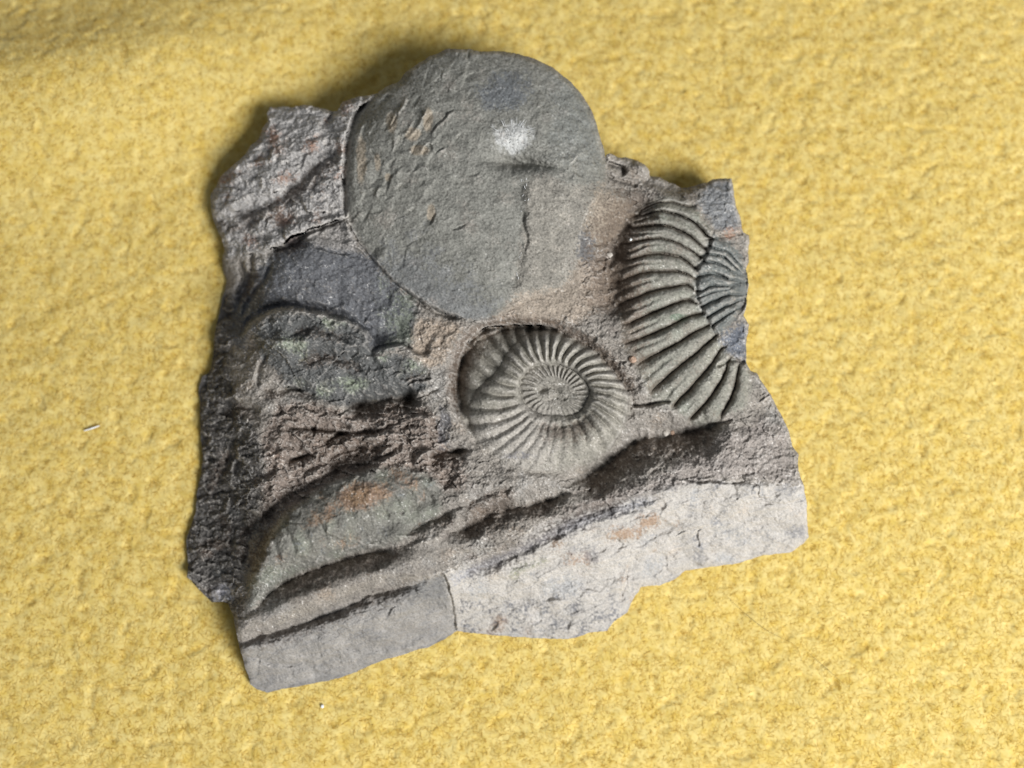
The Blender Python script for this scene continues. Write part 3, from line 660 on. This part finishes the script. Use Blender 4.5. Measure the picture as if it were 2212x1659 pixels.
put(qc(mLobe) > .5, 'lobe')
put(qc(mImpr) > .5, 'imprint')
put(qc(mCres) > .5, 'crescent')
put((qc(mDisc) > .5) & ~(qc(mSoil) > .5), 'disc')
put((qc(mSoil) > .5) & (qc(mRA) < .5), 'soil')
put(qc(mRA) > .5, 'ra')
put(qc(mRI) > .5, 'ri')
put(qc(mCA) > .5, 'ca')
put((qc(mCA) > .5) & (qc(RR) < qc(Rin)), 'ci')
put((qc(mCA) > .5) & qc(outer), 'co')
NX = 200
ribsel = (qc(mRA) > .5) & (qc(mRI) <= .5)
for k in range(len(RIBS)):
    LAB[ribsel & (qc(RIBIDX) == k)] = NX + k
ribsel2 = qc(mRI) > .5
for k in range(len(IRIBS)):
    LAB[ribsel2 & (qc(RIBIDX2) == k)] = NX + 50 + k
phk = np.floor(qc(ph_out) + .5).astype(int)
cribs = (qc(mCA) > .5) & (qc(RR) >= qc(Rin)) & ~qc(outer) & (qc(q) > .08) & (qc(wear) > .5)
CR = sorted(set(phk[cribs].tolist()))
for n_, k in enumerate(CR):
    LAB[cribs & (phk == k)] = NX + 100 + n_
LAB[~inside] = -1
IDX = np.arange(nv * nu).reshape(nv, nu)
F = np.stack([IDX[:-1, :-1], IDX[1:, :-1], IDX[1:, 1:], IDX[:-1, 1:]], -1)

def make_mesh(name, faces, pos, nrm, col, mat, parent=None):
    uq, inv = np.unique(faces, return_inverse=True)
    me = bpy.data.meshes.new(name)
    p = pos[uq]; f = inv.reshape(-1, 4)
    me.vertices.add(len(p)); me.vertices.foreach_set("co", p.ravel().astype(np.float32))
    me.loops.add(f.size); me.loops.foreach_set("vertex_index", f.ravel().astype(np.int32))
    me.polygons.add(len(f)); me.polygons.foreach_set("loop_start", np.arange(0, f.size, 4, dtype=np.int32))
    me.polygons.foreach_set("use_smooth", np.ones(len(f), bool))
    me.update(calc_edges=True)
    if col is not None:
        at = me.color_attributes.new("mineral", 'FLOAT_COLOR', 'POINT')
        at.data.foreach_set("color", np.c_[col[uq], np.ones(len(uq))].ravel().astype(np.float32))
    if nrm is not None:
        me.normals_split_custom_set_from_vertices(nrm[uq].astype(np.float32))
    me.materials.append(mat)
    o = bpy.data.objects.new(name, me); COL.objects.link(o)
    if parent is not None: o.parent = parent
    return o
def thing(name, label, cat, loc=(0, 0, 0), group=None):
    o = bpy.data.objects.new(name, None); COL.objects.link(o)
    o.location = loc; o["label"] = label; o["category"] = cat; o.empty_display_size = .01
    if group: o["group"] = group
    return o
PF, NF, CF = POS.reshape(-1, 3), NRM.reshape(-1, 3), C.reshape(-1, 3)
rock = thing("fossil_rock", "broken grey limestone slab full of ribbed ammonite fossils lying on the yellow blanket", "fossil rock")

# sides and underside of the slab: rings stepping down and in from the outline
Fm = F[LAB == 0]
inn = inside
edges = {}
pad = np.pad(inn, 1)
bl = []
for (dj, di, a, c) in ((-1, 0, 3, 0), (1, 0, 1, 2), (0, -1, 0, 1), (0, 1, 2, 3)):
    nb = pad[1 + dj:nv + dj, 1 + di:nu + di]
    m = inn & ~nb
    bl.append(np.stack([F[..., a][m], F[..., c][m]], -1))
BE = np.concatenate(bl)
bu = np.unique(BE)
gxy = np.stack([blur(gu, 6).ravel()[bu], -blur(gv, 6).ravel()[bu]], -1)
gxy /= np.linalg.norm(gxy, axis=1, keepdims=True) + 1e-9
top = PF[bu]
rings = []; cols = []
levels = [(0.86, 2.0), (0.62, 7.0), (0.34, 13.0), (0.1, 15.0), (0.0, 20.0), (0.0, 70.0)]
for li, (fz, ins_) in enumerate(levels):
    x = top[:, 0] + gxy[:, 0] * ins_ * PX; y = top[:, 1] + gxy[:, 1] * ins_ * PX
    w = 4 * fbm(x / PX, y / PX + li * 77, 22, 3, 300) * PX
    z = -10 * PX + (top[:, 2] + 10 * PX) * fz
    rings.append(np.stack([x + gxy[:, 0] * w, y + gxy[:, 1] * w, z], -1))
    cols.append(CF[bu] * .9)
base = len(PF); allp = [PF]; allc = [CF]
look = np.full(len(PF), -1); look[bu] = np.arange(len(bu))
sk = []
prev = bu.copy()
for r, c in zip(rings, cols):
    ids = base + np.arange(len(bu)); base += len(bu)
    allp.append(r); allc.append(c)
    e = look[BE]
    sk.append(np.stack([prev[e[:, 1]], prev[e[:, 0]], ids[e[:, 0]], ids[e[:, 1]]], -1))
    prev = ids
AP = np.concatenate(allp); AC = np.concatenate(allc)
make_mesh("matrix", Fm, PF, NF, CF, M_MATRIX, rock)
so = make_mesh("underside", np.concatenate(sk), AP, None, AC, M_MATRIX, rock)
so["label"] = "rough broken edge and underside of the slab"

def part(key, name, mat, parent=rock, label=None):
    k = names[key] if isinstance(key, str) else key
    f = F[LAB == k]
    if len(f) == 0: return None
    o = make_mesh(name, f, PF, NF, CF, mat, parent)
    if label: o["label"] = label
    return o
part('fracture', "fracture_face", M_FRESH, rock, "grey broken face with a dark furrow, at the lower left corner")
part('fracture2', "fracture_face", M_FRESH, rock, "pale cream broken face with tan spots along the front")
part('lobe', "stone_lobe", M_MATRIX, rock, "rough grey corner with rust spots beside the smooth ammonite")
part('imprint', "shell_imprint", M_SHELL, rock, "greenish grey shell imprint under the dark arch")
part('crescent', "whorl_imprint", M_SHELL, rock, "crescent shaped green and rust coloured whorl imprint")
disc = part('disc', "smooth_ammonite", M_SHELL, rock, "large smooth disc shaped ammonite with a hole at its centre")
part('soil', "soil_crust", M_MATRIX, rock, "tan crust of hardened soil between the ammonites")
ca = part('ca', "ribbed_ammonite", M_SHELL, rock, "round coiled ribbed ammonite in the middle of the slab")
part('ci', "inner_whorl", M_SHELL, ca)
part('co', "outer_whorl", M_SHELL, ca)
ra = part(NX, "ribbed_ammonite", M_SHELL, rock, "large broken ribbed ammonite at the edge of the slab")
for k in range(1, len(RIBS)): part(NX + k, "rib", M_SHELL, ra)
for k in range(len(IRIBS)): part(NX + 50 + k, "inner_rib", M_SHELL, ra)
for n_ in range(len(CR)): part(NX + 100 + n_, "rib", M_SHELL, ca)

def surf(u, v):
    """point of the rock surface under photo px u, v"""
    i = int(round((u - US[0]) / S)); j = int(round((v - VS[0]) / S))
    return Vector(POS[j, i]), Vector(NRM[j, i])

# ------------------------------------------------------------------ white crystals above the hole
M_CRYSTAL = plain("white_calcite", (.66, .66, .65), .6, .3)
vs, fs = [], []
def needle(p, d, ln, r):
    d = d.normalized(); a = d.orthogonal().normalized(); b = d.cross(a)
    k = len(vs)
    for i in range(4):
        t = i * math.pi / 2
        vs.append(p + (a * math.cos(t) + b * math.sin(t)) * r)
    for i in range(4):
        t = i * math.pi / 2
        vs.append(p + d * ln * .8 + (a * math.cos(t) + b * math.sin(t)) * r * .7)
    vs.append(p + d * ln)
    for i in range(4):
        j = (i + 1) % 4
        fs.append((k + i, k + j, k + 4 + j, k + 4 + i)); fs.append((k + 4 + i, k + 4 + j, k + 8))
for _ in range(90):
    a = random.gauss(0, 1); b = random.gauss(0, 1)
    u_, v_ = 1108 + a * 18, 296 + b * 12
    p, n = surf(u_, v_)
    d = Vector((a * .5 + random.gauss(0, .8), -b * .5 + .25 + random.gauss(0, .7), .35 + random.random() * .5))
    ln = random.uniform(4, 9) * PX
    needle(p - n * 2.5 * PX, d, ln, random.uniform(.4, 1.0) * PX)
for _ in range(12):
    a = random.uniform(-1.2, 1.2)
    p, n = surf(1108 + 34 * math.sin(a), 292 - 22 * math.cos(a))
    needle(p, Vector((math.sin(a) + random.gauss(0, .2), math.cos(a) + random.gauss(0, .2), .18)), random.uniform(10, 22) * PX, .45 * PX)
for _ in range(22):
    t = random.random(); u_ = 1133 + random.gauss(0, 4) - 12 * t; v_ = 385 + 230 * t ** 1.2
    p, n = surf(u_, v_)
    needle(p - n * PX, Vector((random.gauss(0, .4), random.gauss(0, 1), .3)), random.uniform(3, 9) * PX, random.uniform(.5, 1.1) * PX)
me = bpy.data.meshes.new("crystal_cluster"); me.from_pydata([tuple(v) for v in vs], [], fs); me.materials.append(M_CRYSTAL)
o = bpy.data.objects.new("crystal_cluster", me); COL.objects.link(o); o.parent = disc
o["label"] = "tuft of white crystal needles above the hole"

# ------------------------------------------------------------------ blanket
def axis(a, b, s, far, n):
    g = np.geomspace(s, far, n); g = np.cumsum(g) 
    return np.r_[(a - g)[::-1], np.arange(a, b, s), b + g]
bu_ = axis(-260, 2480, 3.2, 420, 34); bv_ = axis(-240, 1920, 3.2, 420, 34)
BU, BV = np.meshgrid(bu_, bv_)
def cloth_h(u, v):
    dens = sstep(900, 200, np.maximum(np.maximum(-u, u - 2212), np.maximum(-v, v - 1659)))
    crest = 178 - .14 * np.clip(u, -300, 900) - .00012 * np.clip(u, 0, 900) ** 2
    h = 9 * fbm(u, v, 420, 2, 400) + 84 * np.where(v < crest, np.exp(-((v - crest) / 150) ** 2), np.exp(-((v - crest) / 220) ** 2)) * sstep(760, 150, u)
    wu = u + 10 * fbm(u, v, 60, 2, 405); wv = v + 10 * fbm(u, v, 60, 2, 407)
    h = h + dens * (3.3 * fbm(wu, wv * 1.15, 52, 2, 410, .5) + 1.5 * fbm(wu * .9 - wv * .25, wv * 1.2, 27, 2, 420, .45))
    pits = sstep(.25, .62, gnoise(wu / 34, wv / 27, 440))
    return h - 2.8 * dens * pits - 6
BZ = cloth_h(BU, BV)
bx = (BU - 1106) * PX; by = (829.5 - BV) * PX
# plan position on the level z = 0
gx_, gy_, _ = unproject(BU, BV, np.zeros_like(BU))
k0 = 1.0
BPOS = np.stack([bx, by * 1.0, BZ * PX], -1).reshape(-1, 3)
bi = np.arange(BU.size).reshape(BU.shape)
BF = np.stack([bi[:-1, :-1], bi[1:, :-1], bi[1:, 1:], bi[:-1, 1:]], -1).reshape(-1, 4)
YEL = (.665, .51, .155)
def fleece_material(name, pile=False):
    m, nt, b = new_mat(name)
    L = nt.links.new; N = nt.nodes.new
    co = N("ShaderNodeTexCoord")
    n = N("ShaderNodeTexNoise"); n.inputs["Scale"].default_value = 420; n.inputs["Detail"].default_value = 5; n.inputs["Roughness"].default_value = .65
    L(co.outputs["Object"], n.inputs["Vector"])
    r = N("ShaderNodeValToRGB"); e = r.color_ramp.elements
    e[0].position = .34; e[1].position = .62
    e[0].color = (YEL[0] * .93, YEL[1] * .88, YEL[2] * .72, 1); e[1].color = (YEL[0] * 1.04, YEL[1] * 1.08, YEL[2] * 1.35, 1)
    L(n.outputs["Fac"], r.inputs["Fac"]); L(r.outputs["Color"], b.inputs["Base Color"])
    b.inputs["Roughness"].default_value = .95; b.inputs["Specular IOR Level"].default_value = .08
    if pile:
        tr = N("ShaderNodeBsdfTranslucent"); mxs = N("ShaderNodeMixShader"); mxs.inputs[0].default_value = .68
        L(r.outputs["Color"], tr.inputs["Color"]); L(b.outputs[0], mxs.inputs[1]); L(tr.outputs[0], mxs.inputs[2])
        L(mxs.outputs[0], nt.nodes["Material Output"].inputs["Surface"])
    b.inputs["Sheen Weight"].default_value = .25; b.inputs["Sheen Roughness"].default_value = .5
    b.inputs["Sheen Tint"].default_value = (1, .93, .7, 1)
    return m
M_FLEECE = fleece_material("yellow_fleece"); M_PILE = fleece_material("yellow_fleece_pile", True)
blanket = make_mesh("blanket", BF[:, ::1], BPOS, None, None, M_FLEECE)
blanket["label"] = "soft mustard yellow fleece blanket spread beneath the grey fossil rock"
blanket["category"] = "blanket"

# short nap of the fleece: one mass nobody could count
NH = 340000
ru = rng.uniform(-120, 2332, NH); rv = rng.uniform(-120, 1780, NH)
ou, ov = rng.uniform(-1500, 3700, 620000), rng.uniform(-1500, 3160, 620000)
od = np.maximum(np.maximum(-120 - ou, ou - 2332), np.maximum(-120 - ov, ov - 1780))
ok = (od > 0) & (rng.random(od.size) < np.clip(1 - od / 1300, 0, 1) ** 1.5)
ru, rv = np.r_[ru, ou[ok]], np.r_[rv, ov[ok]]; NH = len(ru)
rh = cloth_h(ru, rv)
K = 4
ang = rng.uniform(0, 2 * np.pi, NH); ln = rng.uniform(8, 22, NH); lift = rng.uniform(.05, .5, NH)
bend = rng.normal(0, 1.1, NH)
pts = np.zeros((NH, K, 3), np.float32)
xx, yy, zz = ru.copy(), rv.copy(), rh - .8
for k in range(K):
    pts[:, k, 0] = (xx - 1106) * PX; pts[:, k, 1] = (829.5 - yy) * PX; pts[:, k, 2] = zz * PX
    a = ang + bend * k / K
    xx = xx + np.cos(a) * ln / K; yy = yy + np.sin(a) * ln / K; zz = zz + ln / K * lift * (1.0 - .45 * k)
hc = bpy.data.hair_curves.new("nap")
hc.add_curves([K] * NH)
hc.attributes["position"].data.foreach_set("vector", pts.reshape(-1))
ra_ = hc.attributes.get("radius") or hc.attributes.new("radius", 'FLOAT', 'POINT')
ra_.data.foreach_set("value", np.tile(np.array([.26, .24, .2, .1], np.float32) * PX, NH))
hc.materials.append(M_PILE)
nap = bpy.data.objects.new("nap", hc); COL.objects.link(nap); nap.parent = blanket; nap["kind"] = "stuff"

# ------------------------------------------------------------------ loose bits
def cloth_pt(u, v, up=2.0):
    return Vector(((u - 1106) * PX, (829.5 - v) * PX, (float(cloth_h(np.array([u]), np.array([v]))[0]) + up) * PX))
def tube(name, pts, r, mat, label, cat, group=None, taper=.6):
    P = [Vector(p) for p in pts]; vs, fs = [], []
    for i, p in enumerate(P):
        t = (P[min(i + 1, len(P) - 1)] - P[max(i - 1, 0)]).normalized()
        a = t.orthogonal().normalized(); b = t.cross(a)
        rr = r * (1 - (1 - taper) * abs(2 * i / (len(P) - 1) - 1))
        for k in range(6):
            w = k * math.pi / 3; vs.append(tuple(p + (a * math.cos(w) + b * math.sin(w)) * rr))
    for i in range(len(P) - 1):
        for k in range(6):
            j = (k + 1) % 6; fs.append((i * 6 + k, i * 6 + j, i * 6 + 6 + j, i * 6 + 6 + k))
    fs.append(tuple(range(5, -1, -1))); m_ = (len(P) - 1) * 6; fs.append(tuple(m_ + k for k in range(6)))
    me = bpy.data.meshes.new(name); me.from_pydata(vs, [], fs); me.materials.append(mat)
    for pl in me.polygons: pl.use_smooth = True
    o = bpy.data.objects.new(name, me); COL.objects.link(o)
    o["label"] = label; o["category"] = cat
    if group: o["group"] = group
    return o
M_LINT = plain("white_lint", (.85, .86, .82), .8, .1); M_HAIR = plain("brown_hair", (.16, .09, .03), .5, .3); M_PEL = plain("pink_tan_grit", (.42, .29, .21), .85, .2); M_GRIT = plain("pale_grit", (.55, .5, .44), .8, .2)
def spl3(l, f, up): return [f(u, v) + Vector((0, 0, up * PX)) for u, v in spline(l, 6)]
tube("lint", spl3([(187,931),(203,926),(220,920)], cloth_pt, 4), 2.2 * PX, M_LINT, "short white thread of lint on the blanket by the dark side of the rock", "lint")
tube("hair", spl3([(1550,1272),(1590,1310),(1640,1350),(1700,1380)], cloth_pt, 7), .45 * PX, M_HAIR, "thin curved brown hair on the blanket below the pale front of the rock", "hair", None, .3)
tube("hair", spl3([(1725,1395),(1765,1430),(1800,1462)], cloth_pt, 7), .4 * PX, M_HAIR, "fainter brown hair further from the rock than the long curved one", "hair", None, .3)
def fib(u, v):
    p, n = surf(u, v); return p + n * 2 * PX
tube("fibre", [fib(1300,771), fib(1318,775) , fib(1340,778), fib(1357,781)] , .7 * PX, M_GRIT, "pale hair-thin fibre running from the round ammonite to the tan pellet", "fibre", None, .5)
def blob(name, c, r, mat, label, cat, seed, squash=.8, group=None):
    import bmesh
    bm = bmesh.new(); bmesh.ops.create_icosphere(bm, subdivisions=2, radius=r)
    rr = random.Random(seed); sx, sy = rr.uniform(.8, 1.15), rr.uniform(.75, 1.1)
    for v in bm.verts:
        k = 1 + .16 * rr.uniform(-1, 1); v.co = Vector((v.co.x * sx * k, v.co.y * sy * k, v.co.z * squash * k))
    me = bpy.data.meshes.new(name); bm.to_mesh(me); bm.free(); me.materials.append(mat)
    o = bpy.data.objects.new(name, me); o.location = c; o.rotation_euler = (0, 0, rr.uniform(0, 6)); COL.objects.link(o)
    o["label"] = label; o["category"] = cat
    if group: o["group"] = group
    return o
def on_rock(u, v, r):
    p, n = surf(u, v); return p + Vector((0, 0, r * .5 * PX))
blob("pellet", on_rock(1365,778,8), 8.5 * PX, M_PEL, "round tan pellet stuck between the two ribbed ammonites", "pellet", 1)
blob("grit", on_rock(1438,936,6), 5.5 * PX, M_GRIT, "grey half of the pair of crumbs in the dark hollow under the ribs", "grit", 2)
blob("grit", on_rock(1452,934,6), 5.5 * PX, M_PEL, "pinkish half of the pair of crumbs in the dark hollow under the ribs", "grit", 3)
blob("grit", on_rock(1363,518,4), 3.6 * PX, M_LINT, "tiny white grain by the top ribs of the broken ammonite", "grit", 4)
blob("grit", on_rock(1317,552,6), 6 * PX, M_GRIT, "flat grey grain on the soil beside the broken ammonite's outer edge", "grit", 5)
blob("bead", cloth_pt(710,1507,2), 3.6 * PX, M_LINT, "tiny white bead on the blanket just below the rock's lower corner", "bead", 6)
